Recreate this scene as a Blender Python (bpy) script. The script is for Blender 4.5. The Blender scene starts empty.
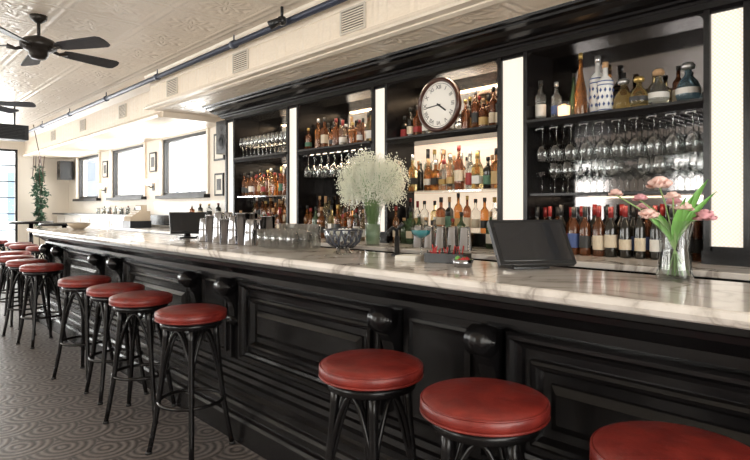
import bpy, math, random
from mathutils import Vector, Matrix
random.seed(7)
R=random.random
def U(a,b): return a+(b-a)*random.random()
scene=bpy.context.scene
COL=scene.collection
scene.view_settings.view_transform='Standard'
scene.view_settings.exposure=0.0

# ------------------------------------------------------------------ materials
def newmat(name):
    m=bpy.data.materials.new(name); m.use_nodes=True
    return m, m.node_tree, m.node_tree.nodes["Principled BSDF"]
def pmat(name,col,rough=0.5,metal=0.0,trans=0.0,ior=1.45,coat=0.0,emis=None,es=0.0,spec=None,bump=None):
    m,nt,p=newmat(name)
    p.inputs["Base Color"].default_value=(*col,1)
    p.inputs["Roughness"].default_value=rough
    p.inputs["Metallic"].default_value=metal
    p.inputs["Transmission Weight"].default_value=trans
    p.inputs["IOR"].default_value=ior
    p.inputs["Coat Weight"].default_value=coat
    if spec is not None: p.inputs["Specular IOR Level"].default_value=spec
    if emis: 
        p.inputs["Emission Color"].default_value=(*emis,1); p.inputs["Emission Strength"].default_value=es
    n=nt.nodes.new("ShaderNodeTexNoise"); n.inputs["Scale"].default_value=bump[0] if bump else 25
    tc=nt.nodes.new("ShaderNodeTexCoord"); nt.links.new(tc.outputs["Object"],n.inputs["Vector"])
    if bump:
        b=nt.nodes.new("ShaderNodeBump"); b.inputs["Strength"].default_value=bump[1]; b.inputs["Distance"].default_value=bump[2] if len(bump)>2 else 0.01
        nt.links.new(n.outputs["Fac"],b.inputs["Height"]); nt.links.new(b.outputs["Normal"],p.inputs["Normal"])
    elif rough>0.12 and trans==0:
        mr=nt.nodes.new("ShaderNodeMapRange"); mr.inputs["To Min"].default_value=rough*0.8; mr.inputs["To Max"].default_value=min(1,rough*1.2)
        nt.links.new(n.outputs["Fac"],mr.inputs["Value"]); nt.links.new(mr.outputs["Result"],p.inputs["Roughness"])
    return m
class NM:
    def __init__(s,nt): s.nt=nt
    def m(s,op,a,b=None,c=None):
        n=s.nt.nodes.new("ShaderNodeMath"); n.operation=op
        for i,v in enumerate((a,b,c)):
            if v is None: continue
            if isinstance(v,(int,float)): n.inputs[i].default_value=v
            else: s.nt.links.new(v,n.inputs[i])
        return n.outputs[0]
    def xyz(s,scale=1.0):
        tc=s.nt.nodes.new("ShaderNodeTexCoord"); sp=s.nt.nodes.new("ShaderNodeSeparateXYZ")
        s.nt.links.new(tc.outputs["Object"],sp.inputs[0]); return sp.outputs
    def ramp(s,fac,stops):
        r=s.nt.nodes.new("ShaderNodeValToRGB"); cr=r.color_ramp
        while len(cr.elements)<len(stops): cr.elements.new(0.5)
        for e,(p,c) in zip(cr.elements,stops): e.position=p; e.color=(*c,1)
        s.nt.links.new(fac,r.inputs[0]); return r.outputs[0]
    def bump(s,h,p,strength,dist):
        b=s.nt.nodes.new("ShaderNodeBump"); b.inputs["Strength"].default_value=strength; b.inputs["Distance"].default_value=dist
        s.nt.links.new(h,b.inputs["Height"]); s.nt.links.new(b.outputs["Normal"],p.inputs["Normal"])

BLACK=pmat("black_lacquer",(0.006,0.0055,0.006),0.25,coat=0.0,spec=0.32,bump=(9,0.14,0.01))
BLACKM=pmat("black_matte",(0.012,0.012,0.013),0.5)
BLACKP=pmat("black_plastic",(0.012,0.013,0.015),0.3)
SCREEN=pmat("dark_screen",(0.010,0.012,0.016),0.12,coat=0.4)
STEEL=pmat("stainless",(0.33,0.33,0.345),0.13,metal=1)
CREAM=pmat("cream_paint",(0.84,0.75,0.64),0.4)
WALLW=pmat("wall_white",(0.78,0.72,0.64),0.6)
TILEW=pmat("tile_white",(0.62,0.58,0.53),0.3)
FANM=pmat("fan_bronze",(0.03,0.025,0.022),0.35,metal=0.4)
FANB=pmat("fan_blade_wood",(0.030,0.030,0.036),0.45)
PIPE=pmat("pipe_iron",(0.05,0.06,0.09),0.4,metal=0.3)
DWOOD=pmat("dark_wood",(0.06,0.02,0.012),0.3,coat=0.3)
FACE=pmat("clock_face",(0.86,0.83,0.78),0.5)
WHITE=pmat("white_porcelain",(0.85,0.84,0.82),0.25)
PAPER=pmat("paper",(0.8,0.77,0.7),0.7)
GREEN=pmat("leaf_green",(0.17,0.40,0.09),0.45)
STEMG=pmat("stem_green",(0.26,0.40,0.16),0.5)
BREATH=pmat("babys_breath_white",(0.90,0.91,0.78),0.7)
PINK=pmat("petal_pink",(0.74,0.38,0.42),0.6)
PEACH=pmat("petal_peach",(0.86,0.60,0.54),0.6)
TAN=pmat("tan_shade",(0.42,0.34,0.25),0.7)
REDF=pmat("red_plastic",(0.4,0.02,0.02),0.35)
TEAL=pmat("teal_drink",(0.05,0.35,0.4),0.1)
DKPLANT=pmat("foliage_dark",(0.04,0.10,0.06),0.5)
MIRROR=pmat("antique_mirror",(0.46,0.41,0.36),0.07,metal=1)
MIRRORD=pmat("smoked_mirror",(0.16,0.15,0.15),0.08,metal=1)

def redvinyl():
    m,nt,p=newmat("red_vinyl"); k=NM(nt)
    tc=nt.nodes.new("ShaderNodeTexCoord")
    n=nt.nodes.new("ShaderNodeTexNoise"); n.inputs["Scale"].default_value=16; n.inputs["Detail"].default_value=7
    nt.links.new(tc.outputs["Object"],n.inputs["Vector"])
    c=k.ramp(n.outputs["Fac"],[(0.3,(0.115,0.010,0.008)),(0.7,(0.21,0.022,0.015))])
    nt.links.new(c,p.inputs["Base Color"])
    mr=nt.nodes.new("ShaderNodeMapRange"); mr.inputs["To Min"].default_value=0.30; mr.inputs["To Max"].default_value=0.50
    nt.links.new(n.outputs["Fac"],mr.inputs["Value"]); nt.links.new(mr.outputs["Result"],p.inputs["Roughness"])
    k.bump(n.outputs["Fac"],p,0.4,0.012)
    return m
RED=redvinyl()

def marble():
    m,nt,p=newmat("white_marble"); k=NM(nt)
    tc=nt.nodes.new("ShaderNodeTexCoord")
    mp=nt.nodes.new("ShaderNodeMapping"); mp.inputs["Rotation"].default_value=(0,0,0.5); mp.inputs["Scale"].default_value=(1.6,1.6,1.6)
    nt.links.new(tc.outputs["Object"],mp.inputs[0])
    n=nt.nodes.new("ShaderNodeTexNoise"); n.inputs["Scale"].default_value=1.3; n.inputs["Detail"].default_value=8; n.inputs["Distortion"].default_value=1.6
    nt.links.new(mp.outputs[0],n.inputs["Vector"])
    v=k.m('ABSOLUTE',k.m('SUBTRACT',n.outputs["Fac"],0.5))
    n2=nt.nodes.new("ShaderNodeTexNoise"); n2.inputs["Scale"].default_value=3; n2.inputs["Detail"].default_value=4
    nt.links.new(mp.outputs[0],n2.inputs["Vector"])
    vv=k.m('ADD',v,k.m('MULTIPLY',k.m('SUBTRACT',n2.outputs["Fac"],0.45),0.14))
    c=k.ramp(vv,[(0.0,(0.40,0.36,0.33)),(0.015,(0.57,0.53,0.49)),(0.05,(0.69,0.65,0.61)),(0.2,(0.78,0.74,0.70))])
    nt.links.new(c,p.inputs["Base Color"]); p.inputs["Roughness"].default_value=0.12
    return m
MARBLE=marble()

def floor_mat():
    m,nt,p=newmat("scallop_mosaic"); k=NM(nt); o=k.xyz(); s=0.34
    x=k.m('DIVIDE',o[0],s); y=k.m('DIVIDE',o[1],s)
    y2=k.m('MULTIPLY',x,2.0); row=k.m('FLOOR',y2); ly=k.m('MULTIPLY',k.m('SUBTRACT',y2,row),0.5)
    xs=k.m('ADD',y,k.m('MULTIPLY',row,0.5)); lx=k.m('SUBTRACT',k.m('FRACT',xs),0.5)
    dA=k.m('SQRT',k.m('ADD',k.m('MULTIPLY',lx,lx),k.m('MULTIPLY',ly,ly)))
    lx2=k.m('SUBTRACT',0.5,k.m('ABSOLUTE',lx)); ly2=k.m('SUBTRACT',0.5,ly)
    dB=k.m('SQRT',k.m('ADD',k.m('MULTIPLY',lx2,lx2),k.m('MULTIPLY',ly2,ly2)))
    inA=k.m('LESS_THAN',dA,0.5)
    d=k.m('ADD',k.m('MULTIPLY',dA,inA),k.m('MULTIPLY',dB,k.m('SUBTRACT',1.0,inA)))
    w=k.m('SINE',k.m('MULTIPLY',d,2*math.pi*8))
    w=k.m('MULTIPLY_ADD',w,0.5,0.5)
    tc=nt.nodes.new("ShaderNodeTexCoord")
    n=nt.nodes.new("ShaderNodeTexNoise"); n.inputs["Scale"].default_value=5; n.inputs["Detail"].default_value=5
    nt.links.new(tc.outputs["Object"],n.inputs["Vector"])
    n3=nt.nodes.new("ShaderNodeTexVoronoi"); n3.inputs["Scale"].default_value=55
    nt.links.new(tc.outputs["Object"],n3.inputs["Vector"])
    f=k.m('ADD',k.m('MULTIPLY',w,0.62),k.m('ADD',k.m('MULTIPLY',n.outputs["Fac"],0.22),k.m('MULTIPLY',n3.outputs["Distance"],0.3)))
    c=k.ramp(f,[(0.2,(0.028,0.025,0.026)),(0.9,(0.165,0.148,0.142))])
    nt.links.new(c,p.inputs["Base Color"]); p.inputs["Roughness"].default_value=0.48
    k.bump(w,p,0.25,0.004)
    return m
FLOORM=floor_mat()

def tin_mat():
    m,nt,p=newmat("pressed_tin"); k=NM(nt); o=k.xyz(); s=0.6
    fx=k.m('SUBTRACT',k.m('FRACT',k.m('DIVIDE',o[0],s)),0.5); fy=k.m('SUBTRACT',k.m('FRACT',k.m('DIVIDE',o[1],s)),0.5)
    ax=k.m('ABSOLUTE',fx); ay=k.m('ABSOLUTE',fy)
    mx=k.m('MAXIMUM',ax,ay)
    r=k.m('SQRT',k.m('ADD',k.m('MULTIPLY',fx,fx),k.m('MULTIPLY',fy,fy)))
    ang=k.m('ARCTAN2',fy,fx)
    pet=k.m('MULTIPLY',k.m('COSINE',k.m('MULTIPLY',ang,8.0)),0.05)
    ring=k.m('SINE',k.m('MULTIPLY',k.m('ADD',r,pet),38.0))
    sq=k.m('SINE',k.m('MULTIPLY',mx,60.0))
    inn=k.m('LESS_THAN',r,0.33)
    edge=k.m('GREATER_THAN',mx,0.40)
    tc=nt.nodes.new("ShaderNodeTexCoord")
    n=nt.nodes.new("ShaderNodeTexNoise"); n.inputs["Scale"].default_value=22; n.inputs["Detail"].default_value=2
    nt.links.new(tc.outputs["Object"],n.inputs["Vector"])
    h=k.m('ADD',k.m('ADD',k.m('MULTIPLY',ring,inn),k.m('MULTIPLY',sq,edge)),k.m('MULTIPLY',n.outputs["Fac"],2.4))
    p.inputs["Base Color"].default_value=(0.85,0.75,0.63,1); p.inputs["Roughness"].default_value=0.34
    k.bump(h,p,0.42,0.006)
    return m
TIN=tin_mat()

def lightpanel():
    m,nt,p=newmat("backlit_column_panel"); k=NM(nt); o=k.xyz()
    gx=k.m('SINE',k.m('MULTIPLY',o[0],2*math.pi/0.020)); gz=k.m('SINE',k.m('MULTIPLY',o[2],2*math.pi/0.020))
    g=k.m('MULTIPLY_ADD',k.m('MULTIPLY',gx,gz),0.5,0.5)
    c=k.ramp(g,[(0.2,(0.80,0.68,0.54)),(0.8,(1.0,0.93,0.84))])
    nt.links.new(c,p.inputs["Emission Color"]); p.inputs["Emission Strength"].default_value=1.0
    p.inputs["Base Color"].default_value=(0.25,0.24,0.22,1)
    return m
PANEL=lightpanel()
BACKLIT=pmat("backlit_glass",(0.5,0.45,0.4),0.3,emis=(1.0,0.80,0.60),es=0.75)
BULB=pmat("bulb_warm",(1,0.85,0.6),0.5,emis=(1.0,0.7,0.4),es=6)
CANDLE=pmat("candle_glow",(1,0.8,0.6),0.5,emis=(1.0,0.62,0.35),es=1.8)

def thin_glass(name,tint,refl=0.9,base=0.05):
    m=bpy.data.materials.new(name); m.use_nodes=True; nt=m.node_tree; nt.nodes.clear()
    out=nt.nodes.new("ShaderNodeOutputMaterial"); mix=nt.nodes.new("ShaderNodeMixShader")
    t=nt.nodes.new("ShaderNodeBsdfTransparent"); t.inputs[0].default_value=(*tint,1)
    g=nt.nodes.new("ShaderNodeBsdfGlossy"); g.inputs["Roughness"].default_value=0.04; g.inputs["Color"].default_value=(refl,refl,refl,1)
    lw=nt.nodes.new("ShaderNodeLayerWeight"); lw.inputs[0].default_value=0.35
    a=nt.nodes.new("ShaderNodeMath"); a.operation='MULTIPLY_ADD'; a.inputs[1].default_value=0.75; a.inputs[2].default_value=base
    nt.links.new(lw.outputs["Facing"],a.inputs[0]); nt.links.new(a.outputs[0],mix.inputs[0])
    nt.links.new(t.outputs[0],mix.inputs[1]); nt.links.new(g.outputs[0],mix.inputs[2]); nt.links.new(mix.outputs[0],out.inputs[0])
    return m
GLASS=thin_glass("clear_glass",(0.88,0.90,0.90),0.75)
GWIN=thin_glass("window_glass",(0.97,0.98,0.98),0.5,0.02)
G_AMB=pmat("bottle_amber",(0.66,0.28,0.08),0.05,trans=0.88)
G_BRN=pmat("bottle_brown",(0.36,0.13,0.05),0.06,trans=0.8)
G_CLR=pmat("bottle_clear",(0.86,0.89,0.88),0.04,trans=0.95,ior=1.3)
G_GRN=pmat("bottle_green",(0.12,0.20,0.10),0.06,trans=0.7)
G_DRK=pmat("bottle_dark",(0.012,0.012,0.010),0.08,coat=0.3)
G_YEL=pmat("bottle_yellow",(0.80,0.66,0.34),0.05,trans=0.92,ior=1.35)
G_BLU=pmat("bottle_blue",(0.30,0.46,0.56),0.06,trans=0.85)
G_CER=pmat("bottle_ceramic",(0.75,0.75,0.74),0.2)
L_CRM=pmat("label_cream",(0.58,0.50,0.38),0.6);L_WHT=pmat("label_white",(0.66,0.64,0.60),0.6);L_BLK=pmat("label_black",(0.03,0.03,0.03),0.5)
L_RED=pmat("label_red",(0.30,0.03,0.03),0.5);L_BLU=pmat("label_blue",(0.06,0.10,0.26),0.5);L_GLD=pmat("label_gold",(0.42,0.28,0.10),0.4);L_GRN=pmat("label_green",(0.06,0.15,0.09),0.5)
LABELS=[L_CRM,L_WHT,L_BLK,L_CRM,L_WHT,L_GLD,L_RED,L_BLK,L_GRN]
CAPS=[pmat("cap_black",(0.02,0.02,0.02),0.4),pmat("cap_red",(0.22,0.02,0.02),0.35),pmat("cap_gold",(0.6,0.42,0.15),0.3,metal=0.7),pmat("cap_cork",(0.45,0.28,0.15),0.8),pmat("cap_silver",(0.6,0.6,0.6),0.3,metal=0.8)]
GCAPS=[CAPS[0],CAPS[0],CAPS[0],CAPS[4],CAPS[3],CAPS[2],CAPS[1]]

# ------------------------------------------------------------------ builder
class B:
    def __init__(s): s.v=[];s.f=[];s.mi=[];s.sm=[];s.mats=[];s.M=Matrix()
    def mid(s,m):
        if m not in s.mats: s.mats.append(m)
        return s.mats.index(m)
    def add(s,vs,fs,m,smooth=False):
        o=len(s.v); s.v+= [tuple(s.M@Vector(p)) for p in vs]; i=s.mid(m)
        for f in fs: s.f.append([o+a for a in f]); s.mi.append(i); s.sm.append(smooth)
    def box(s,x0,x1,y0,y1,z0,z1,m):
        vs=[(x,y,z) for x in(x0,x1) for y in(y0,y1) for z in(z0,z1)]
        s.add(vs,[(0,1,3,2),(4,6,7,5),(0,4,5,1),(2,3,7,6),(0,2,6,4),(1,5,7,3)],m)
    def lathe(s,prof,c,m,seg=16,smooth=True,rot=0,sx=1,sy=1,cap=True):
        vs=[];fs=[];n=len(prof)
        for (r,z) in prof:
            r=max(r,0.0002)
            for k in range(seg):
                a=rot+2*math.pi*k/seg; vs.append((c[0]+r*sx*math.cos(a),c[1]+r*sy*math.sin(a),c[2]+z))
        for j in range(n-1):
            for k in range(seg):
                k2=(k+1)%seg; fs.append((j*seg+k,j*seg+k2,(j+1)*seg+k2,(j+1)*seg+k))
        if cap and prof[0][0]>0.001: fs.append(tuple(reversed(range(seg))))
        if cap and prof[-1][0]>0.001: fs.append(tuple((n-1)*seg+k for k in range(seg)))
        s.add(vs,fs,m,smooth)
    def tube(s,pts,r,m,seg=8,closed=False):
        P=[Vector(p) for p in pts]; n=len(P); vs=[];fs=[]
        up=Vector((0,0,1)); prev=None
        for i in range(n):
            if closed: t=(P[(i+1)%n]-P[i-1])
            else: t=P[min(i+1,n-1)]-P[max(i-1,0)]
            t.normalize()
            if prev is None:
                a=t.cross(up); 
                if a.length<0.05: a=t.cross(Vector((1,0,0)))
                a.normalize()
            else:
                a=prev-t*prev.dot(t); a.normalize()
            prev=a; b=t.cross(a); rr=r[i] if isinstance(r,(list,tuple)) else r
            for k in range(seg):
                q=2*math.pi*k/seg; vs.append(tuple(P[i]+a*rr*math.cos(q)+b*rr*math.sin(q)))
        L=n if closed else n-1
        for i in range(L):
            j=(i+1)%n
            for k in range(seg):
                k2=(k+1)%seg; fs.append((i*seg+k,i*seg+k2,j*seg+k2,j*seg+k))
        if not closed: fs+= [tuple(reversed(range(seg))),tuple((n-1)*seg+k for k in range(seg))]
        s.add(vs,fs,m,True)
    def exx(s,poly,x0,x1,m,smooth=False):
        n=len(poly); vs=[(x0,y,z) for y,z in poly]+[(x1,y,z) for y,z in poly]
        fs=[(i,(i+1)%n,n+(i+1)%n,n+i) for i in range(n)]+[tuple(reversed(range(n))),tuple(range(n,2*n))]
        s.add(vs,fs,m,smooth)
    def panel(s,x0,x1,z0,z1,y,prof,m):
        vs=[];fs=[]
        for ins,dep in prof:
            vs+=[(x0+ins,y-dep,z0+ins),(x1-ins,y-dep,z0+ins),(x1-ins,y-dep,z1-ins),(x0+ins,y-dep,z1-ins)]
        for j in range(len(prof)-1):
            for k in range(4):
                k2=(k+1)%4; fs.append((j*4+k,j*4+k2,(j+1)*4+k2,(j+1)*4+k))
        j=(len(prof)-1)*4; fs.append((j,j+1,j+2,j+3)); s.add(vs,fs,m)
    def blob(s,c,r,m,sc=(1,1,1)):
        vs=[(c[0]+r*sc[0],c[1],c[2]),(c[0]-r*sc[0],c[1],c[2]),(c[0],c[1]+r*sc[1],c[2]),(c[0],c[1]-r*sc[1],c[2]),(c[0],c[1],c[2]+r*sc[2]),(c[0],c[1],c[2]-r*sc[2])]
        s.add(vs,[(0,2,4),(2,1,4),(1,3,4),(3,0,4),(2,0,5),(1,2,5),(3,1,5),(0,3,5)],m,True)
    def build(s,name,loc=(0,0,0),rotz=0):
        me=bpy.data.meshes.new(name); me.from_pydata(s.v,[],s.f)
        for m in s.mats: me.materials.append(m)
        me.polygons.foreach_set("material_index",s.mi); me.polygons.foreach_set("use_smooth",s.sm); me.update()
        ob=bpy.data.objects.new(name,me); COL.objects.link(ob); ob.location=loc; ob.rotation_euler=(0,0,rotz); return ob
def dup(ob,loc,rotz=0,scale=None):
    o=bpy.data.objects.new(ob.name.split('.')[0],ob.data); COL.objects.link(o); o.location=loc; o.rotation_euler=(0,0,rotz)
    if scale: o.scale=scale
    return o
def bevel(o,w=0.004,seg=2):
    m=o.modifiers.new("bevel",'BEVEL'); m.width=w; m.segments=seg; m.limit_method='ANGLE'; m.angle_limit=math.radians(40)

XL,XR,YF,YB,ZC=-13.9,2.6,-3.2,3.6,2.85
# ------------------------------------------------------------------ room
b=B(); b.box(XL-0.2,XR+0.2,YF-0.2,YB+0.2,-0.1,0,FLOORM); b.build("floor")
b=B(); b.box(XL-0.2,XR+0.2,YF-0.2,YB+0.2,ZC,ZC+0.1,TIN); b.build("ceiling")
def wall_x(name,y0,y1,wins,mat):
    b=B(); x=XL
    for (a,c,z0,z1) in sorted(wins):
        b.box(x,a,y0,y1,0,ZC,mat); b.box(a,c,y0,y1,0,z0,mat); b.box(a,c,y0,y1,z1,ZC,mat); x=c
    b.box(x,XR,y0,y1,0,ZC,mat); return b.build(name)
def wall_y(name,x0,x1,wins,mat):
    b=B(); y=YF
    for (a,c,z0,z1) in sorted(wins):
        b.box(x0,x1,y,a,0,ZC,mat); b.box(x0,x1,a,c,0,z0,mat); b.box(x0,x1,a,c,z1,ZC,mat); y=c
    b.box(x0,x1,y,YB,0,ZC,mat); return b.build(name)
winB=[(-8.74,-7.19,1.50,2.38),(-11.05,-9.43,1.50,2.38),(-13.2,-11.74,1.50,2.38)]
winF=[(-13,-11.4,0.8,2.5),(-10.8,-9.2,0.8,2.5),(-8.6,-7.0,0.8,2.5),(-6.2,-4.6,0.8,2.5),(-3.6,-2.0,0.8,2.5)]  # unseen windows, added for fill light and bright mirror reflections
winL=[(-2.4,0.2,0.5,2.55),(0.45,2.62,0.5,2.55)]
winR=[(-2.4,2.2,0.6,2.5)]  # unseen window behind the camera, added to light the stools
wall_x("wall_back",YB,YB+0.18,winB,WALLW)
wall_x("wall_front",YF-0.18,YF,winF,WALLW)
wall_y("wall_left",XL-0.18,XL,winL,WALLW)
wall_y("wall_right",XR,XR+0.18,winR,WALLW)
wi=0
def window(plane,a,c,z0,z1,pos,nx,nz):
    global wi; wi+=1
    b=B(); t=0.045
    def bx(u0,u1,w0,w1,d0,d1,m):
        if plane=='y': b.box(u0,u1,pos+d0,pos+d1,w0,w1,m)
        else: b.box(pos+d0,pos+d1,u0,u1,w0,w1,m)
    bx(a,a+t,z0,z1,0.02,0.1,BLACKM); bx(c-t,c,z0,z1,0.02,0.1,BLACKM)
    bx(a+t,c-t,z0,z0+t,0.02,0.1,BLACKM); bx(a+t,c-t,z1-t,z1,0.02,0.1,BLACKM)
    for i in range(1,nx): 
        x=a+(c-a)*i/nx; bx(x-0.012,x+0.012,z0+t,z1-t,0.03,0.08,BLACKM)
    for i in range(1,nz):
        z=z0+(z1-z0)*i/nz; bx(a+t,c-t,z-0.012,z+0.012,0.032,0.078,BLACKM)
    bx(a+t,c-t,z0+t,z1-t,0.05,0.056,GWIN)
    b.build("window_%d"%wi)
for w in winB: window('y',w[0],w[1],w[2],w[3],YB,1,1)
for w in winL: window('x',w[0],w[1],w[2],w[3],XL-0.12,6,6)
for w in winF: window('y',w[0],w[1],w[2],w[3],YF-0.12,2,3)
for w in winR: window('x',w[0],w[1],w[2],w[3],XR,4,2)
b=B()
for a,c,z0,z1 in winB:
    b.box(a-0.06,c+0.06,YB-0.09,YB,z0-0.05,z0,BLACKM)
    b.box(a-0.05,a,YB-0.03,YB,z0,z1+0.02,CREAM); b.box(c,c+0.05,YB-0.03,YB,z0,z1+0.02,CREAM)
b.build("trim_1")
b=B()
FAC=pmat("neighbour_facade",(0.75,0.78,0.82),0.8)
FWIN=pmat("facade_glazing",(0.20,0.27,0.34),0.3)
b.box(-34,-5,8.0,8.3,0,2.5,FAC)
for i in range(20): b.box(-33.5+i*1.35,-32.8+i*1.35,7.96,8.0,1.4,2.3,FWIN)
b.box(-24.3,-24,-8,8,0,3.2,FAC)
for i in range(9): b.box(-24.0,-23.96,-7+i*1.6,-6+i*1.6,0.8,2.6,FWIN)
b.build("street_facade")
# soffit above the bar
b=B()
SY=2.59
b.box(-6.64,XR,SY,YB,2.47,ZC,TIN)
b.box(XL,-6.64,SY+0.16,YB,2.40,ZC,TIN)
o=b.build("ceiling_soffit")
b=B()
b.exx([(SY,2.47),(SY-0.05,2.47),(SY-0.06,2.485),(SY-0.05,2.50),(SY-0.03,2.505),(SY-0.02,2.53),(SY,2.54)],-6.69,XR,CREAM)
b.exx([(SY,2.72),(SY-0.012,2.72),(SY-0.012,2.735),(SY,2.735)],-6.64,XR,CREAM)
b.exx([(SY,ZC),(SY,ZC-0.07),(SY-0.02,ZC-0.06),(SY-0.06,ZC-0.02),(SY-0.07,ZC)],-6.64,XR,CREAM)
b.exx([(SY+0.02,2.47),(SY+0.02,2.462),(SY+0.06,2.455),(SY+0.10,2.462),(SY+0.10,2.47)],-6.6,XR,CREAM)
Y2=SY+0.16
b.exx([(Y2,2.40),(Y2-0.04,2.40),(Y2-0.05,2.43),(Y2-0.02,2.46),(Y2,2.48)],XL,-6.69,CREAM)
b.exx([(Y2,ZC),(Y2,ZC-0.07),(Y2-0.06,ZC-0.02),(Y2-0.07,ZC)],XL,-6.69,CREAM)
b.build("trim_2")
# vents
b=B()
for z in range(8): b.box(-0.115,0.115,-0.012,-0.004,-0.068+z*0.018,-0.060+z*0.018,CREAM)
FR=pmat("vent_paint",(0.60,0.55,0.48),0.5)
b.box(-0.135,0.135,-0.014,0,0.075,0.09,FR); b.box(-0.135,0.135,-0.014,0,-0.09,-0.075,FR)
b.box(-0.135,-0.118,-0.014,0,-0.075,0.075,FR); b.box(0.118,0.135,-0.014,0,-0.075,0.075,FR)
b.box(-0.118,0.118,-0.003,0,-0.075,0.075,BLACKM)
v=b.build("air_vent",(-2.98,SY,2.635))
for x in (-4.53,-6.0,-1.4): dup(v,(x,SY,2.635))
for x in (-8.0,-9.8,-11.6): dup(v,(x,Y2,2.64))
# sprinkler pipe
b=B()
b.tube([(-13.8,2.50,2.765),(0.9,2.50,2.765)],0.027,PIPE,12)
for i in range(9):
    x=-13+i*1.7
    b.tube([(x-0.03,2.50,2.765),(x+0.03,2.50,2.765)],0.036,PIPE,12)
    b.tube([(x,2.50,2.78),(x,2.50,ZC)],0.007,PIPE,6)
b.build("sprinkler_pipe")
b=B()
b.tube([(0,0,0.10),(0,0,0.02)],0.012,BLACKP,8); b.lathe([(0.03,0.02),(0.035,0.0),(0.035,-0.02),(0.02,-0.04)],(0,0,0),BLACKP,12)
b.tube([(0.02,-0.02,-0.01),(-0.05,-0.08,-0.05)],[0.025,0.035],BLACKP,12)
b.build("spotlight",(-3.62,2.42,2.75))
b=B(); b.box(-0.14,0.14,-0.55,0.55,-0.11,0.10,BLACKM)
for i in range(9): b.box(-0.15,-0.14,-0.5,0.5,-0.10+i*0.021,-0.09+i*0.021,BLACKP); b.box(0.14,0.15,-0.5,0.5,-0.10+i*0.021,-0.09+i*0.021,BLACKP)
for y in (-0.4,0.4): b.tube([(0,y,0.10),(0,y,0.45)],0.012,BLACKM,8)
b.build("ceiling_heater",(-9.5,1.35,2.40))

# ------------------------------------------------------------------ ceiling fans
b=B()
b.lathe([(0.065,0.26),(0.06,0.23),(0.02,0.20)],(0,0,0),FANM,20)
b.tube([(0,0,0.22),(0,0,0.08)],0.013,FANM,10)
b.lathe([(0.02,0.10),(0.05,0.09),(0.11,0.065),(0.135,0.03),(0.13,0.0),(0.10,-0.02),(0.075,-0.03),(0.07,-0.06),(0.05,-0.085),(0.0,-0.09)],(0,0,0),FANM,28)
for i in range(5):
    b.M=Matrix.Rotation(math.radians(72*i+30),4,'Z')
    b.tube([(0.11,0,0.0),(0.16,0,-0.015),(0.22,0,0.0)],[0.016,0.013,0.02],FANM,8)
    b.M=Matrix.Rotation(math.radians(72*i+30),4,'Z')@Matrix.Rotation(math.radians(-14),4,'X')
    out=[(0.19,-0.04),(0.24,-0.055),(0.45,-0.068),(0.62,-0.074),(0.650,-0.058),(0.66,-0.02),(0.66,0.02),(0.650,0.058),(0.62,0.074),(0.45,0.068),(0.24,0.055),(0.19,0.04)]
    n=len(out); vs=[(x,y,0.004) for x,y in out]+[(x,y,-0.006) for x,y in out]
    b.add(vs,[tuple(range(n)),tuple(reversed(range(n,2*n)))]+[(k,n+k,n+(k+1)%n,(k+1)%n) for k in range(n)],FANB)
b.M=Matrix()
f=b.build("ceiling_fan",(-5.13,1.11,ZC-0.26))
dup(f,(-8.3,1.12,ZC-0.26),0.5)

# ------------------------------------------------------------------ bar
BX0,BX1=-7.4,1.4
b=B()
FY=1.74
b.box(BX0+0.05,BX1,FY,2.0,0.0,1.029,BLACK)
b.exx([(FY,1.029),(1.53,1.029),(1.53,1.005),(1.545,0.998),(1.55,0.98),(1.60,0.965),(1.64,0.935),(1.66,0.925),(1.66,0.905),(1.70,0.90),(1.70,0.885),(FY,0.88)],BX0+0.04,BX1,BLACK)
b.exx([(FY,0.0),(1.58,0.0),(1.58,0.12),(1.59,0.135),(1.61,0.14),(1.61,0.18),(1.62,0.195),(1.635,0.20),(1.635,0.24),(1.65,0.25),(1.66,0.26),(1.66,0.29),(1.68,0.30),(1.685,0.325),(1.705,0.33),(1.71,0.355),(1.725,0.36),(1.725,0.385),(FY,0.39)],BX0+0.04,BX1,BLACK)
pil=[0.52,-1.45,-3.32,-5.25,-7.05]
prof=[(0,0),(0,0.045),(0.010,0.052),(0.022,0.052),(0.032,0.04),(0.038,0.028),(0.052,0.022),(0.056,0.008),(0.085,0.008),(0.088,0.028),(0.098,0.034),(0.110,0.028),(0.125,0.004),(0.155,0.004),(0.160,0.012),(0.185,0.028),(0.19,0.028)]
for i,x in enumerate(pil):
    hw=0.20
    b.box(x-hw,x+hw,FY-0.025,FY,0.385,0.88,BLACK)
    b.panel(x-hw+0.04,x+hw-0.04,0.42,0.85,FY-0.025,[(0,0),(0,0.014),(0.012,0.018),(0.02,0.006),(0.035,0.004)],BLACK)
    for sgn in (-1,1):
        bx=x+sgn*(hw+0.055)
        w=0.034
        pr=[(FY,0.87),(1.67,0.87),(1.63,0.80),(1.645,0.77),(1.67,0.74),(1.683,0.70),(1.688,0.64),(1.70,0.60),(FY,0.58)]
        b.exx(pr,bx-w,bx+w,BLACK)
        for (cy,cz,rr) in ((1.645,0.835,0.055),(1.70,0.63,0.030)):
            for k,(f1,ex) in enumerate(((1,0.005),(0.80,0.011),(0.5,0.016),(0.22,0.024))):
                b.tube([(bx-w-ex,cy,cz),(bx+w+ex,cy,cz)],rr*f1,BLACK,28)
    if i+1<len(pil):
        xa=pil[i+1]+hw+0.12; xb=x-hw-0.12
        b.panel(xa,xb,0.40,0.87,FY,prof,BLACK)
b.box(BX0+0.02,BX0+0.05,1.66,2.0,0,1.029,BLACK)
b.build("bar_front")
b=B(); 
b.exx([(1.483,1.035),(1.478,1.05),(1.483,1.066),(1.49,1.07),(2.07,1.07),(2.07,1.03),(1.49,1.03)],BX0,BX1,MARBLE)
b.build("bar_countertop")
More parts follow.
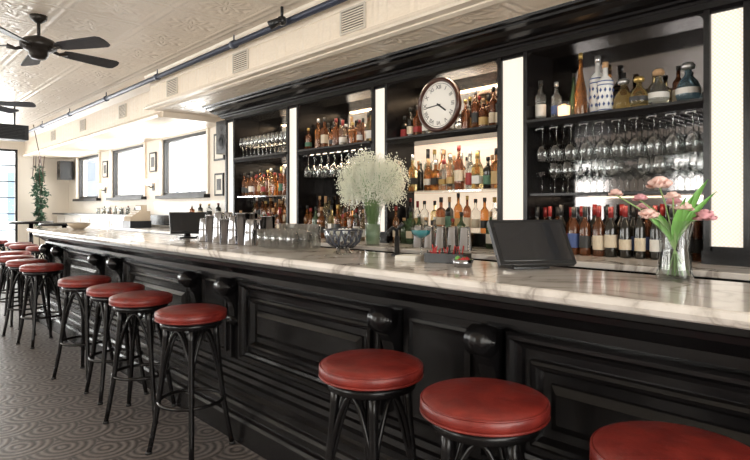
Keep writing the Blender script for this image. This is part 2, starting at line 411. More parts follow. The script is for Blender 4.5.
# ------------------------------------------------------------------ stools
def stool():
    b=B()
    b.lathe([(0.0,0.702),(0.162,0.702),(0.179,0.709),(0.187,0.724),(0.187,0.742),(0.176,0.756),(0.155,0.763),(0.08,0.767),(0.0,0.768)],(0,0,0),RED,48)
    b.tube([(0.184*math.cos(a*math.pi/24),0.184*math.sin(a*math.pi/24),0.713) for a in range(48)],0.004,RED,6,True)
    b.tube([(0.183*math.cos(a*math.pi/24),0.183*math.sin(a*math.pi/24),0.748) for a in range(48)],0.0035,RED,6,True)
    b.lathe([(0.0,0.668),(0.150,0.668),(0.160,0.674),(0.162,0.702),(0.0,0.702)],(0,0,0),BLACK,40)
    n=4
    def leg(a,t):
        r=0.125+0.035*t+0.055*t*t; z=0.70*(1-t)
        return Vector((r*math.cos(a),r*math.sin(a),z))
    for i in range(n):
        a=math.pi/4+i*math.pi/2
        b.tube([leg(a,t/8) for t in range(9)],[0.0175-0.004*t/8 for t in range(9)],BLACK,10)
        b.lathe([(0.018,0),(0.018,0.012),(0.014,0.014)],tuple(leg(a,1.0)),BLACKM,10)
        a2=a+math.pi/2; pts=[]
        for k in range(13):
            q=k/12; ang=a+(a2-a)*q
            h=math.sin(math.pi*q)**0.6
            z=0.40+0.255*h; t=1-z/0.70
            rr=(0.125+0.035*t+0.055*t*t)
            rr=rr*(1-0.22*math.sin(math.pi*q))
            pts.append((rr*math.cos(ang),rr*math.sin(ang),z))
        b.tube(pts,0.009,BLACK,8)
        p0=leg(a,0.62); pts=[]
        for k in range(8):
            q=k/7; pts.append(((p0.x)*(1-q*0.78),(p0.y)*(1-q*0.78),p0.z+(0.675-p0.z)*math.sin(q*math.pi/2)))
        b.tube(pts,0.008,BLACK,8)
    t=1-0.27/0.70; rr=0.125+0.035*t+0.055*t*t
    b.tube([(rr*math.cos(k*math.pi/20),rr*math.sin(k*math.pi/20),0.27) for k in range(40)],0.010,BLACK,8,True)
    return b
st=stool().build("bar_stool",(-0.458,1.375,0),0.2)
for x,y,r in ((-0.98,1.358,0.5),(-1.475,1.366,0.1),(-2.90,1.355,0.35),(-3.60,1.35,0.8),(-4.12,1.37,0.0),(-4.76,1.35,0.6),(-6.15,1.36,0.2),(-6.78,1.36,0.9),(-7.42,1.38,0.4),
              (-9.1,2.0,0.1),(-9.7,1.9,0.3),(-10.3,1.95,0.3),(-9.2,2.9,0.3),(-8.2,1.5,0.2),(-10.6,2.85,0.1),(-11.3,1.8,0.4)):
    dup(st,(x,y,0),r)
b=B()
b.lathe([(0,1.03),(0.34,1.03),(0.35,1.04),(0.35,1.06),(0.34,1.07),(0,1.07)],(0,0,0),BLACK,32)
b.tube([(0,0,0.04),(0,0,1.03)],0.035,BLACK,12)
b.lathe([(0,0),(0.25,0),(0.25,0.02),(0.06,0.05),(0.04,0.09)],(0,0,0),BLACK,28)
t=b.build("high_top_table",(-9.9,2.5,0)); dup(t,(-11.4,2.35,0)); dup(t,(-10.6,1.35,0))
# ------------------------------------------------------------------ back bar
ZK=1.02
b=B()
b.box(-9.0,0.6,2.89,3.585,0,ZK-0.03,BLACK)
for i in range(12):
    b.panel(-8.9+i*0.78,-8.9+i*0.78+0.74,0.12,0.93,2.89,[(0,0),(0,0.015),(0.05,0.015),(0.065,0.003),(0.09,0.003)],BLACK)
b.build("back_counter_cabinet")
b=B(); b.box(-9.0,0.6,2.85,3.585,ZK-0.03,ZK,MARBLE); o=b.build("back_countertop"); bevel(o,0.005)

CY=3.2; DY=3.53
bays=[(-1.969,-0.943),(-3.263,-2.199),(-4.505,-3.455),(-5.754,-4.712)]
cols=[(-0.943,-0.737),(-2.199,-1.969),(-3.455,-3.263),(-4.712,-4.505),(-5.965,-5.754)]
bays.insert(0,(-0.737,0.29)); cols.insert(0,(0.29,0.5))
TOP=2.36
b=B()
for a,c in cols:
    b.box(a,a+0.03,CY,DY,ZK+0.02,TOP,BLACK); b.box(c-0.03,c,CY,DY,ZK+0.02,TOP,BLACK)
    b.box(a+0.03,c-0.03,CY+0.02,DY,ZK+0.02,ZK+0.09,BLACK); b.box(a+0.03,c-0.03,CY+0.02,DY,TOP-0.04,TOP,BLACK)
    b.box(a-0.006,c+0.006,CY-0.012,CY+0.02,ZK,ZK+0.07,BLACK)
    b.box(a+0.03,c-0.03,CY+0.012,CY+0.02,TOP-0.06,TOP,BLACK)
b.box(-5.965,0.5,DY,YB-0.01,ZK,TOP,BLACK)
b.exx([(DY+0.06,TOP),(CY-0.01,TOP),(CY-0.015,TOP+0.012),(CY-0.04,TOP+0.018),(CY-0.045,TOP+0.03),(CY-0.09,TOP+0.036),(CY-0.13,TOP+0.05),(CY-0.16,TOP+0.07),(CY-0.20,TOP+0.076),(CY-0.205,TOP+0.09),(CY-0.24,TOP+0.094),(CY-0.245,TOP+0.109),(DY+0.06,TOP+0.109)],-6.05,0.7,BLACK)
b.exx([(DY,TOP),(CY-0.004,TOP),(CY-0.004,TOP-0.035),(CY+0.01,TOP-0.05),(CY+0.03,TOP-0.05),(DY,TOP-0.03)],-5.965,0.5,BLACK)
for a,c in bays:
    for sx,xx in ((1,a),(-1,c)):
        n=6; pts=[(xx,TOP-0.05)]+[(xx+sx*0.05*(1-math.sin(k/n*math.pi/2)),TOP-0.05-0.05*(1-math.cos(k/n*math.pi/2))) for k in range(n+1)]
        vs=[(x,CY+0.005,z) for x,z in pts]+[(x,CY+0.02,z) for x,z in pts]; m=len(pts)
        b.add(vs,[tuple(range(m)),tuple(range(m,2*m))]+[(k,(k+1)%m,m+(k+1)%m,m+k) for k in range(m)],BLACK)
SH=1.868
for a,c in bays:
    b.box(a,c,CY+0.005,DY-0.005,SH-0.03,SH,BLACK)
    b.exx([(CY-0.015,SH+0.004),(CY-0.015,SH-0.012),(CY-0.005,SH-0.02),(CY+0.005,SH-0.045),(CY+0.015,SH-0.045),(CY+0.015,SH+0.004)],a,c,BLACK)
for i in (1,2,4):
    a,c=bays[i]; zz=1.44 if i!=1 else 1.40
    b.box(a,c,CY+0.02,DY-0.005,zz-0.015,zz,BLACK if i==1 else GLASS)
b.build("back_bar_cabinet")
b=B()
for a,c in cols: b.box(a+0.031,c-0.031,CY+0.022,CY+0.035,ZK+0.091,TOP-0.061,PANEL)
b.build("column_light_panels")
b=B()
for i,(a,c) in enumerate(bays):
    b.box(a+0.002,c-0.002,DY-0.005,DY-0.001,SH+0.001,TOP-0.03,MIRRORD if i in (0,1) else MIRROR)
    b.box(a+0.002,c-0.002,DY-0.005,DY-0.001,ZK,SH-0.031,BACKLIT if i in(2,) else (MIRROR if i==4 else MIRRORD))
b.build("back_bar_mirror")
b=B()
for i in (2,3,4):
    a,c=bays[i]; b.box(a+0.003,c-0.003,CY+0.17,DY-0.007,ZK+0.001,ZK+0.10,BLACK)
b.build("bottle_riser")

# ------------------------------------------------------------------ bottles
def bottle(b,x,y,z,h,r,kind,g,lab,cap,seg=12):
    rot=R()*6.28
    if kind=='spirit': P=[(0,0),(r*.95,0),(r,.02*h),(r,.58*h),(r*.92,.64*h),(r*.5,.70*h),(r*.36,.75*h),(r*.34,.9*h)]
    elif kind=='wine': P=[(0,0),(r*.95,0),(r,.02*h),(r,.56*h),(r*.85,.63*h),(r*.42,.72*h),(r*.37,.78*h),(r*.36,.9*h)]
    elif kind=='tall': P=[(0,0),(r*.9,0),(r,.03*h),(r*.9,.3*h),(r*.8,.45*h),(r*.5,.6*h),(r*.3,.75*h),(r*.26,.92*h)]
    elif kind=='round': P=[(0,0),(r*.6,0),(r*.85,.07*h),(r,.25*h),(r*.97,.40*h),(r*.75,.55*h),(r*.4,.66*h),(r*.28,.72*h),(r*.28,.82*h)]
    elif kind=='square': P=[(0,0),(r*1.1,0),(r*1.15,.02*h),(r*1.15,.58*h),(r*.8,.66*h),(r*.36,.70*h),(r*.34,.86*h)]
    else: P=[(0,0),(r*.9,0),(r,.02*h),(r*1.0,.5*h),(r*1.08,.6*h),(r*.8,.68*h),(r*.35,.74*h),(r*.33,.9*h)]
    s=4 if kind=='square' else seg
    if kind=='square': rot=math.pi/4+U(-.15,.15)
    b.lathe(P,(x,y,z),g,s,kind!='square',rot)
    zt=P[-1][1]; rc=P[-1][0]*1.25
    if kind=='round': b.lathe([(rc,0),(rc*1.6,.03*h),(rc*1.7,.10*h),(rc*1.1,.17*h),(0,.18*h)],(x,y,z+zt),cap,10)
    elif kind=='wine': b.lathe([(rc*.9,-.12*h),(rc*.92,h-zt),(0,h-zt)],(x,y,z+zt),cap,10)
    else: b.lathe([(rc,-.01*h),(rc,h-zt),(0,h-zt)],(x,y,z+zt),cap,10)
    if lab is not None:
        l0,l1=U(.12,.2),U(.34,.45)
        if kind=='round': b.lathe([(r*1.01,.24*h),(r*1.015,.30*h),(r*1.0,.38*h)],(x,y,z),lab,seg,True,rot,cap=False)
        elif kind=='square': b.lathe([(r*1.17,l0*h),(r*1.17,l1*h)],(x,y,z),lab,4,False,rot,cap=False)
        elif kind=='tall': b.lathe([(r*.98,.14*h),(r*.93,.28*h)],(x,y,z),lab,seg,True,rot,cap=False)
        else: b.lathe([(r*1.02,l0*h),(r*1.02,l1*h)],(x,y,z),lab,seg,True,rot,cap=False)
def row(b,x0,x1,y,z,glasses,hs,kinds=('spirit','wine','square','spirit','bulge'),step=0.076,labs=None,caps=None,jit=0.014,gap=0.06):
    x=x0+0.045
    while x<x1-0.035:
        r=U(0.028,0.037)
        if R()>gap: bottle(b,x,y+U(-jit,jit),z,U(*hs),r,random.choice(kinds),random.choice(glasses),random.choice(labs or LABELS+[None,None]),random.choice(caps or GCAPS))
        x+=step+U(-0.003,0.014)
b=B()
a,c=bays[1]; z=SH+0.001
sp=[(-1.93,3.30,.27,.034,'spirit',G_CLR,L_WHT,CAPS[0]),(-1.835,3.33,.25,.032,'spirit',G_CLR,L_BLU,CAPS[4]),
    (-1.74,3.38,.30,.034,'tall',G_GRN,None,CAPS[0]),(-1.665,3.32,.40,.040,'tall',G_AMB,None,CAPS[2]),
    (-1.575,3.36,.37,.044,'bulge',G_CER,None,CAPS[4]),(-1.50,3.30,.31,.043,'bulge',G_CER,None,CAPS[3]),
    (-1.405,3.33,.20,.058,'round',G_YEL,None,CAPS[4]),(-1.30,3.29,.19,.052,'round',G_YEL,L_BLK,CAPS[2]),
    (-1.205,3.32,.22,.056,'round',G_CLR,L_WHT,CAPS[3]),(-1.055,3.33,.23,.062,'round',G_BLU,L_WHT,CAPS[4]),(-1.135,3.42,.24,.03,'spirit',G_BRN,L_CRM,CAPS[0]),
    (-1.45,3.44,.26,.034,'wine',G_AMB,L_CRM,CAPS[0]),(-1.27,3.44,.24,.034,'spirit',G_YEL,L_WHT,CAPS[0]),(-1.345,3.40,.21,.03,'spirit',G_AMB,L_CRM,CAPS[0])]
for s_ in sp: bottle(b,s_[0],s_[1],z,*s_[2:],seg=20)
for (x,y,hh,r0) in ((-1.575,3.36,.37,.044),(-1.50,3.30,.31,.043)):
    for q in (0.06,0.54,0.61): b.lathe([(r0*1.09,q*hh),(r0*1.09,(q+.02)*hh)],(x,y,z),L_BLU,20,cap=False)
    for k in range(10):
        a_=k*math.pi/5
        for q in (0.18,0.32,0.45):
            b.M=Matrix.Translation((x+r0*1.0*math.cos(a_+q*3),y+r0*1.0*math.sin(a_+q*3),z+q*hh)); b.blob((0,0,0),0.009,L_BLU,(1,1,1.6))
    b.M=Matrix()
b.build("liquor_bottles")
b=B()
for yy in (3.26,3.36): row(b,a,c,yy,ZK+0.001,[G_DRK,G_DRK,G_DRK,G_BRN],(0.29,0.31),('wine',),0.074,[L_WHT,L_CRM,L_BLU,L_BLK,L_BLK,L_RED],[CAPS[1],CAPS[1],CAPS[0],CAPS[0]],gap=0)
b.build("wine_bottles")
a,c=bays[2]; b=B()
row(b,a,a+0.42,3.36,SH+.001,[G_BRN,G_CLR,G_DRK,G_AMB],(0.20,0.28),labs=[L_WHT,L_CRM,L_RED])
row(b,a+0.66,c,3.32,SH+.001,[G_BRN,G_DRK,G_BRN],(0.22,0.30),('square','round','bulge','spirit'),labs=[L_CRM,L_BLK,L_GLD,None])
row(b,a+0.62,c,3.42,SH+.001,[G_BRN,G_DRK],(0.24,0.3))
mixg=[G_CLR,G_CLR,G_AMB,G_AMB,G_YEL,G_BRN,G_GRN,G_DRK]
row(b,a,c,3.29,1.441,mixg,(0.22,0.33)); row(b,a,c,3.37,1.441,mixg,(0.24,0.34),gap=.25); row(b,a,c,3.45,1.441,mixg,(0.25,0.34),gap=.3)
row(b,a,c,3.27,ZK+.001,mixg,(0.20,0.30)); row(b,a,c,3.43,ZK+.102,mixg,(0.24,0.30))
b.build("liquor_bottles")
a,c=bays[3]; b=B()
am=[G_AMB,G_AMB,G_BRN,G_YEL,G_CLR,G_BRN]
row(b,a,c,3.30,SH+.001,am,(0.20,0.31)); row(b,a,c,3.42,SH+.001,am,(0.22,0.30))
row(b,a,c,3.27,ZK+.001,mixg,(0.26,0.32)); row(b,a,c,3.43,ZK+.102,am,(0.26,0.32))
b.build("liquor_bottles")
a,c=bays[4]; b=B()
row(b,a,c,3.30,1.441,am,(0.22,0.30)); row(b,a,c,3.42,1.441,am,(0.24,0.30))
row(b,a,c,3.27,ZK+.001,am,(0.22,0.30)); row(b,a,c,3.43,ZK+.102,am,(0.26,0.30))
b.build("liquor_bottles")
b=B(); b.lathe([(0,0),(0.035,0),(0.038,0.075),(0.036,0.075),(0.033,0.055),(0,0.055)],(0,0,0),CANDLE,16); b.lathe([(0.04,0),(0.042,0.1)],(0,0,-0.0),GLASS,16,cap=False)
b.build("candle_jar",(-1.745,3.26,SH+.001))

# ------------------------------------------------------------------ stemware
def wineglass(b,x,y,z,inv=False,s=1.0,kind=0):
    if kind==0: P=[(0.034,0),(0.033,0.002),(0.006,0.006),(0.0035,0.012),(0.0035,0.085),(0.012,0.092),(0.033,0.115),(0.040,0.14),(0.038,0.17),(0.032,0.20)]
    else: P=[(0.032,0),(0.006,0.006),(0.0035,0.012),(0.0035,0.09),(0.01,0.10),(0.035,0.118),(0.048,0.145)]
    P=[(r*s,(-zz if inv else zz)*s) for r,zz in P]
    b.lathe(P,(x,y,z),GLASS,14,cap=False)
def tumbler(b,x,y,z,r=0.035,h=0.11,m=None):
    b.lathe([(0,0.004),(r*.85,0.004),(r*.85,0),(r*.9,0),(r,h),(r*.93,h),(r*.82,0.012),(0,0.012)],(x,y,z),m or GLASS,14,cap=False)
b=B()
for i in (1,3):
    a,c=bays[i]
    for k in range(10):
        x=a+0.07+k*(c-a-0.14)/9
        for d_ in (-0.022,0.022): b.box(x+d_-0.004,x+d_+0.004,CY+0.03,DY-0.03,SH-0.062,SH-0.054,STEEL)
        b.box(x-0.025,x+0.025,CY+0.04,CY+0.05,SH-0.054,SH-0.03,STEEL)
        for yy in (CY+0.07,CY+0.16,CY+0.25):
            wineglass(b,x,yy,SH-0.050,True,1.05,0 if i==1 else (k%2))
a,c=bays[1]
for k in range(11):
    for yy in (CY+0.08,CY+0.19): wineglass(b,a+0.06+k*0.091,yy+U(-.01,.01),1.401,False,0.95,k%3==0)
b.build("hanging_stemware")
b=B(); a,c=bays[4]
for k in range(12):
    for yy in (CY+0.08,CY+0.19): wineglass(b,a+0.06+k*0.082,yy,SH+.001,False,1.15)
b.build("stemware_glasses")

# ------------------------------------------------------------------ clock
clock=bpy.data.objects.new("wall_clock",None); COL.objects.link(clock); clock.location=(-2.735,3.225,2.080)
b=B(); b.M=Matrix.Rotation(math.radians(90),4,'X')
b.lathe([(0.165,-0.03),(0.200,-0.02),(0.206,0.0),(0.200,0.018),(0.187,0.026),(0.178,0.02),(0.174,0.012),(0.172,-0.002)],(0,0,0),DWOOD,48,cap=False)
b.lathe([(0,0.001),(0.173,0.001)],(0,0,0),FACE,48,False,cap=False)
b.lathe([(0.160,0.0025),(0.163,0.0025)],(0,0,0),BLACKM,48,False,cap=False)
b.lathe([(0,0.006),(0.008,0.006)],(0,0,0),BLACKM,12,False,cap=False)
for ang,L,w in ((math.radians(-35),0.085,0.006),(math.radians(185),0.12,0.004)):
    b.M=Matrix.Rotation(math.radians(90),4,'X')@Matrix.Rotation(ang,4,'Z')
    b.box(-0.02,L,-w,w,0.004,0.005,BLACKM)
b.M=Matrix()
o=b.build("dial_and_frame"); o.parent=clock
for i,tx in enumerate(["XII","I","II","III","IV","V","VI","VII","VIII","IX","X","XI"]):
    cu=bpy.data.curves.new("numeral_%d"%(i+1),'FONT'); cu.body=tx; cu.size=0.045; cu.align_x='CENTER'; cu.align_y='CENTER'; cu.materials.append(BLACKM); cu.extrude=0.0003
    o=bpy.data.objects.new("numeral_%d"%(i+1),cu); COL.objects.link(o); o.parent=clock
    t=math.radians(90-30*i); o.location=(0.133*math.cos(t),-0.0035,0.133*math.sin(t))
    o.rotation_euler=(Matrix.Rotation((math.radians(90)-t) ,4,'Y')@Matrix.Rotation(math.radians(90),4,'X')).to_euler()

# ------------------------------------------------------------------ baby's breath on back counter
b=B()
b.lathe([(0,0.004),(0.045,0.004),(0.045,0),(0.055,0.0),(0.062,0.04),(0.060,0.16),(0.068,0.26),(0.08,0.30)],(0,0,0),GLASS,24,cap=False)
b.lathe([(0,0.006),(0.055,0.006),(0.058,0.16),(0,0.16)],(0,0,0),pmat("vase_water",(0.45,0.60,0.40),0.15,trans=0.4),20)
cl=[]
for i in range(480):
    th=U(0,2*math.pi); ph=math.acos(U(-0.6,1)); rr=U(0.2,1.0)**0.55
    p=Vector((0.35*rr*math.sin(ph)*math.cos(th),0.17*rr*math.sin(ph)*math.sin(th)-0.02,0.47+0.24*rr*math.cos(ph)+U(-.02,.02)))
    cl.append(p)
    base=Vector((U(-.03,.03),U(-.03,.03),0.05)); mid=Vector((U(-.05,.05),U(-.05,.05),0.30))
    if i%3==0: b.tube([base,mid,(mid+p)/2+Vector((0,0,0.02)),p],0.0016,STEMG,3)
for p in cl:
    for k in range(30):
        d=Vector((random.gauss(0,.026),random.gauss(0,.020),random.gauss(0,.026)))
        b.blob(p+d,U(0.0035,0.007),BREATH)
b.build("babys_breath_vase",(-3.20,2.98,ZK+.001))

# ------------------------------------------------------------------ pink flower vase on the bar
b=B()
b.lathe([(0,0.006),(0.045,0.006),(0.05,0),(0.056,0.01),(0.050,0.05),(0.044,0.10),(0.048,0.15),(0.060,0.195)],(0,0,0),GLASS,28,cap=False)
b.lathe([(0,0.008),(0.047,0.008),(0.047,0.05),(0.042,0.085),(0,0.085)],(0,0,0),thin_glass("water",(0.82,0.9,0.84),0.5,0.05),24)
tulips=[(-0.034,-0.036,0.305,PEACH,1.3),(-0.059,-0.063,0.205,PEACH,1.1),(0.066,0.07,0.200,PINK,1.2),(-0.09,-0.05,0.262,PINK,.8),(-0.15,-0.10,0.280,PEACH,.75),
        (0.034,-0.02,0.232,PEACH,.9),(-0.02,0.05,0.25,PINK,.85),(-0.11,0.02,0.235,PINK,.7),(0.012,-0.05,0.268,PEACH,.8)]
for x,y,z,m,sz in tulips:
    b.tube([(-x*0.25,-y*.25,0.015),(x*.15,y*.15,0.15),(x*.6,y*.6,(z+.15)/2+.02),(x,y,z)],0.0025,STEMG,6)
    for ring_,(cnt,rr,zz) in enumerate(((7,0.020,0.012),(7,0.014,0.02),(6,0.007,0.025))):
        for k in range(cnt):
            a=2*math.pi*k/cnt+ring_*0.5+x*9
            b.M=Matrix.Translation((x,y,z))@Matrix.Rotation(a,4,'Z')@Matrix.Rotation(math.radians(38-ring_*14+U(-12,12)),4,'Y')@Matrix.Scale(sz,4)
            vs=[];fs=[];nu,nv=6,5
            for iu in range(nu):
                for iv in range(nv):
                    u=iu/(nu-1); v_=iv/(nv-1)*2-1
                    wd=0.013*math.sin(math.pi*(0.15+0.62*u))+0.002
                    vs.append((rr*math.sin(u*2.0)+0.004*math.cos(v_*7+k)*u-0.004*v_*v_,wd*v_,u*0.027*(1-0.10*v_*v_)))
            for iu in range(nu-1):
                for iv in range(nv-1): q=iu*nv+iv; fs.append((q,q+1,q+nv+1,q+nv))
            b.add(vs,fs,m,True)
    b.M=Matrix()
for (ax,ay,h,wd) in ((0.075,0.08,0.33,.022),(0.10,0.08,0.29,.018),(-0.06,-0.03,0.24,.014),(0.05,0.03,0.28,.016),(-0.08,-0.07,0.23,.013),(0.05,-0.05,0.27,.016)):
    vs=[];fs=[];n=11
    for i in range(n):
        t=i/(n-1); w=wd*math.sin(math.pi*min(1,0.12+t*0.88))+0.0008
        x=ax*t*(0.35+t*0.65); z=0.12+(h-0.12)*t
        vs+=[(x-w*0.7,ay*t-w*.5,z),(x,ay*t+0.006,z),(x+w*0.7,ay*t+w*.2,z)]
    for i in range(n-1):
        q=i*3; fs+=[(q,q+1,q+4,q+3),(q+1,q+2,q+5,q+4)]
    b.add(vs,fs,GREEN,True)
b.build("flower_vase",(-0.665,1.97,1.071))

# ------------------------------------------------------------------ POS terminals
def pos(name,loc,rot,s=1.0,tilt=34,zc=0.10):
    b=B()
    b.box(-0.08*s,0.08*s,-0.01*s,0.12*s,0,0.014*s,BLACKP)
    b.tube([(0,0.07*s,0.012),(0,0.06*s,0.06*s),(0,0.02*s,zc*s-0.01)],[0.035*s,0.025*s,0.028*s],BLACKP,12)
    b.M=Matrix.Translation((0,-0.01*s,zc*s))@Matrix.Rotation(math.radians(-tilt),4,'X')
    b.box(-0.165*s,0.165*s,-0.008*s,0.018*s,-0.10*s,0.105*s,BLACKP)
    b.box(-0.150*s,0.150*s,-0.010*s,-0.008*s,-0.085*s,0.09*s,SCREEN)
    b.M=Matrix()
    o=b.build(name,loc,rot); bevel(o,0.004); return o
pos("pos_terminal",(-1.175,1.935,1.071),math.radians(60),0.96,33,0.105)
pos("pos_terminal",(-4.18,1.93,1.071),math.radians(75),0.85,24,0.14)
# ------------------------------------------------------------------ bar-top items
b=B()
for r_ in range(2):
    for i in range(7):
        x=-3.74+i*0.105+r_*0.03; y=1.85+r_*0.105; h=0.165+0.02*((i+r_)%3)
        b.lathe([(0,0.002),(0.030,0),(0.034,0.01),(0.045,h),(0.047,h),(0.047,h-0.004)],(x,y,0),STEEL,20,cap=False) if (i+r_)%2 else b.lathe([(0.047,0),(0.045,0.003),(0.040,h*.5),(0.0405,h*.52),(0.034,h-0.01),(0.030,h),(0,h)],(x,y,0),STEEL,20,cap=False)
b.build("cocktail_shaker_tins",(0,0,1.071))
b=B()
for i in range(5):
    for j in range(3): tumbler(b,-2.93+i*0.078,1.82+j*0.08,0,0.034,0.11+0.03*(j==2))
b.build("drinking_glasses",(0,0,1.071))
b=B()
b.lathe([(0,0.006),(0.05,0.0),(0.052,0.006),(0.03,0.02),(0.05,0.035),(0.085,0.065),(0.098,0.10),(0.10,0.125),(0.094,0.125),(0.088,0.095)],(0,0,0),GLASS,16,False,cap=False)
DARKG=pmat("dark_glass_facet",(0.03,0.035,0.05),0.08,coat=0.5)
for k in range(16):
    a=2*math.pi*k/16
    b.tube([(0.05*math.cos(a),0.05*math.sin(a),0.034),(0.084*math.cos(a+.2),0.084*math.sin(a+.2),0.065),(0.098*math.cos(a+.4),0.098*math.sin(a+.4),0.12)],0.006,DARKG,5)
    b.tube([(0.05*math.cos(a),0.05*math.sin(a),0.034),(0.084*math.cos(a-.2),0.084*math.sin(a-.2),0.065),(0.098*math.cos(a-.4),0.098*math.sin(a-.4),0.12)],0.006,DARKG,5)
b.tube([(0.099*math.cos(k*math.pi/16),0.099*math.sin(k*math.pi/16),0.125) for k in range(32)],0.004,DARKG,6,True)
for k in range(34): b.lathe([(0,-0.014),(0.011,-0.008),(0.014,0),(0.011,0.008),(0,0.014)],(U(-.055,.055),U(-.055,.055),U(.07,.12)),random.choice([DARKG,WHITE,PAPER]),8)
b.build("cut_glass_bowl",(-2.22,1.86,1.071))
b=B()
b.lathe([(0.035,0),(0.006,0.006),(0.0035,0.012),(0.0035,0.085),(0.012,0.092),(0.042,0.112),(0.052,0.145)],(0,0,0),GLASS,20,cap=False)
b.lathe([(0,0.094),(0.012,0.095),(0.041,0.114),(0.047,0.13),(0,0.13)],(0,0,0),TEAL,20)
b.build("coupe_cocktail",(-1.79,1.98,1.071))
b=B()
b.lathe([(0.03,0),(0.03,0.01),(0.014,0.015),(0.012,0.10)],(0,0,0),BLACKP,14)
b.tube([(0,0,0.09),(0,0,0.125),(0,-0.03,0.14),(0,-0.06,0.12),(0,-0.06,0.10)],0.009,BLACKP,10)
b.tube([(0,0,0.13),(0.03,0.01,0.16)],[0.006,0.011],BLACKP,8)
b.build("bar_faucet",(-1.93,1.96,1.071))
b=B()
b.box(-0.09,0.09,-0.05,0.05,0,0.008,BLACKP)
for x0,x1,y0,y1 in ((-0.09,-0.085,-0.05,0.05),(0.085,0.09,-0.05,0.05),(-0.085,0.085,-0.05,-0.045),(-0.085,0.085,0.045,0.05),(-0.003,0.003,-0.045,0.045)): b.box(x0,x1,y0,y1,0.008,0.04,BLACKP)
for k in range(26):
    x=U(-.075,.075); y=U(-.035,.035); b.tube([(x,y,0.01),(x+U(-.02,.02),y+U(-.015,.015),U(.05,.08))],0.003,random.choice([BLACKP,REDF,BLACKP,REDF]),6)
o=b.build("bar_caddy",(-1.56,1.90,1.071),0.3)
b=B()
b.lathe([(0,0),(0.035,0),(0.045,0.03),(0.043,0.03),(0.03,0.006),(0,0.006)],(0,0,0),STEEL,16)
for k in range(14): b.lathe([(0,-0.012),(0.009,-0.007),(0.012,0),(0.009,0.007),(0,0.012)],(U(-.025,.025),U(-.025,.025),U(.015,.035)),random.choice([REDF,REDF,GREEN]),8)
b.build("garnish_dish",(-1.40,1.80,1.071))
b=B()
for k in range(6): 
    b.M=Matrix.Rotation(U(-.08,.08),4,'Z'); b.box(-0.05,0.05,-0.05,0.05,k*0.004,k*0.004+0.003,PAPER)
b.M=Matrix(); b.build("cocktail_napkins",(-1.74,1.85,1.071),0.3)
b=B(); b.lathe([(0,0),(0.05,0),(0.10,0.04),(0.12,0.07),(0.115,0.07),(0.09,0.035),(0,0.01)],(0,0,0),TAN,24); b.build("serving_bowl",(-6.75,1.85,1.071))
b=B()
for i in range(4): tumbler(b,-2.05+i*0.08,3.0,0,0.033,0.10)
for i in range(5): b.lathe([(0.047,0),(0.045,0.003),(0.034,0.15),(0.030,0.16),(0,0.16)],(-2.75+i*0.105,3.02,0),STEEL,18,cap=False)
b.build("mixing_glasses",(0,0,ZK+.001))

# ------------------------------------------------------------------ left wall ledge and items
b=B()
b.box(-13.6,-9.05,3.2,YB-0.002,1.17,1.20,BLACK); b.box(-13.6,-9.05,3.3,YB-0.002,0.0,1.17,TILEW)
for i in range(8): b.panel(-13.55+i*0.56,-13.55+i*0.56+0.52,0.15,1.1,3.3,[(0,0),(0,0.012),(0.05,0.012),(0.06,0.003)],TILEW)
b.build("wall_ledge")
b=B(); b.box(-9.0,-6.0,3.3,YB-0.002,1.06,1.20,BLACK); b.box(-9.0,-6.0,YB-0.02,YB-0.002,1.20,1.40,TILEW); b.build("backsplash_ledge")
b=B()
b.box(-0.15,0.15,-0.15,0.15,0,0.10,BLACKP)
b.exx([(-0.14,0.10),(-0.14,0.15),(0.0,0.24),(0.14,0.24),(0.14,0.10)],-0.14,0.14,TAN)
b.box(-0.11,0.11,0.02,0.10,0.24,0.33,TAN); b.box(-0.09,0.09,0.015,0.02,0.26,0.31,SCREEN)
for i in range(5):
    for j in range(3): b.M=Matrix.Translation((-0.09+i*0.045,-0.11+j*0.045,0.17+j*0.029))@Matrix.Rotation(math.radians(33),4,'X'); b.box(-0.015,0.015,-0.013,0.013,0,0.012,WHITE)
b.M=Matrix()
b.build("cash_register",(-8.3,3.05,ZK+.001))
b=B()
for i in range(5): bottle(b,-6.3-i*0.25,3.42,0,U(.12,.20),0.035,'spirit',random.choice([G_DRK,G_CLR,G_BRN]),LABELS[i%7],CAPS[i%5])
b.build("liquor_bottles",(0,0,1.201))
b=B()
for i in range(6): bottle(b,-9.4-i*0.3,3.42,0,U(.10,.16),0.03,'spirit',random.choice([G_DRK,G_CLR,G_BRN]),LABELS[i%7],CAPS[i%5]); tumbler(b,-9.52-i*0.3,3.35,0)
b.build("condiment_bottles",(0,0,1.201))
b=B(); b.box(-0.13,0.13,-0.13,0.13,-0.2,0.2,BLACKP); b.M=Matrix.Rotation(math.radians(90),4,'X'); b.lathe([(0.1,0.13),(0.09,0.135),(0.03,0.125),(0,0.13)],(0,-0.06,0),BLACKM,24); b.lathe([(0.04,0.13),(0.035,0.135),(0,0.13)],(0,0.11,0),BLACKM,16); b.M=Matrix()
b.box(-0.02,0.02,0.13,0.16,-0.02,0.02,BLACKP)
s1=b.build("loudspeaker",(-6.25,3.43,2.17)); bevel(s1,0.008); s2=dup(s1,(-13.5,3.43,2.12)); 
def frame(name,x,z,w,h,art):
    b=B(); b.panel(x-w/2,x+w/2,z-h/2,z+h/2,YB,[(0,0),(0,0.02),(0.02,0.022),(0.022,0.012)],BLACKM); b.box(x-w/2+.024,x+w/2-.024,YB-0.016,YB-0.0125,z-h/2+.024,z+h/2-.024,PAPER)
    b.box(x-w/4,x+w/4,YB-0.0175,YB-0.016,z-h/4,z+h/4,art); b.build(name)
frame("picture_frame",-6.85,2.12,0.28,0.36,L_BLU); frame("picture_frame",-6.5,1.62,0.26,0.34,L_GLD); frame("picture_frame",-6.85,1.62,0.24,0.3,L_BLK)
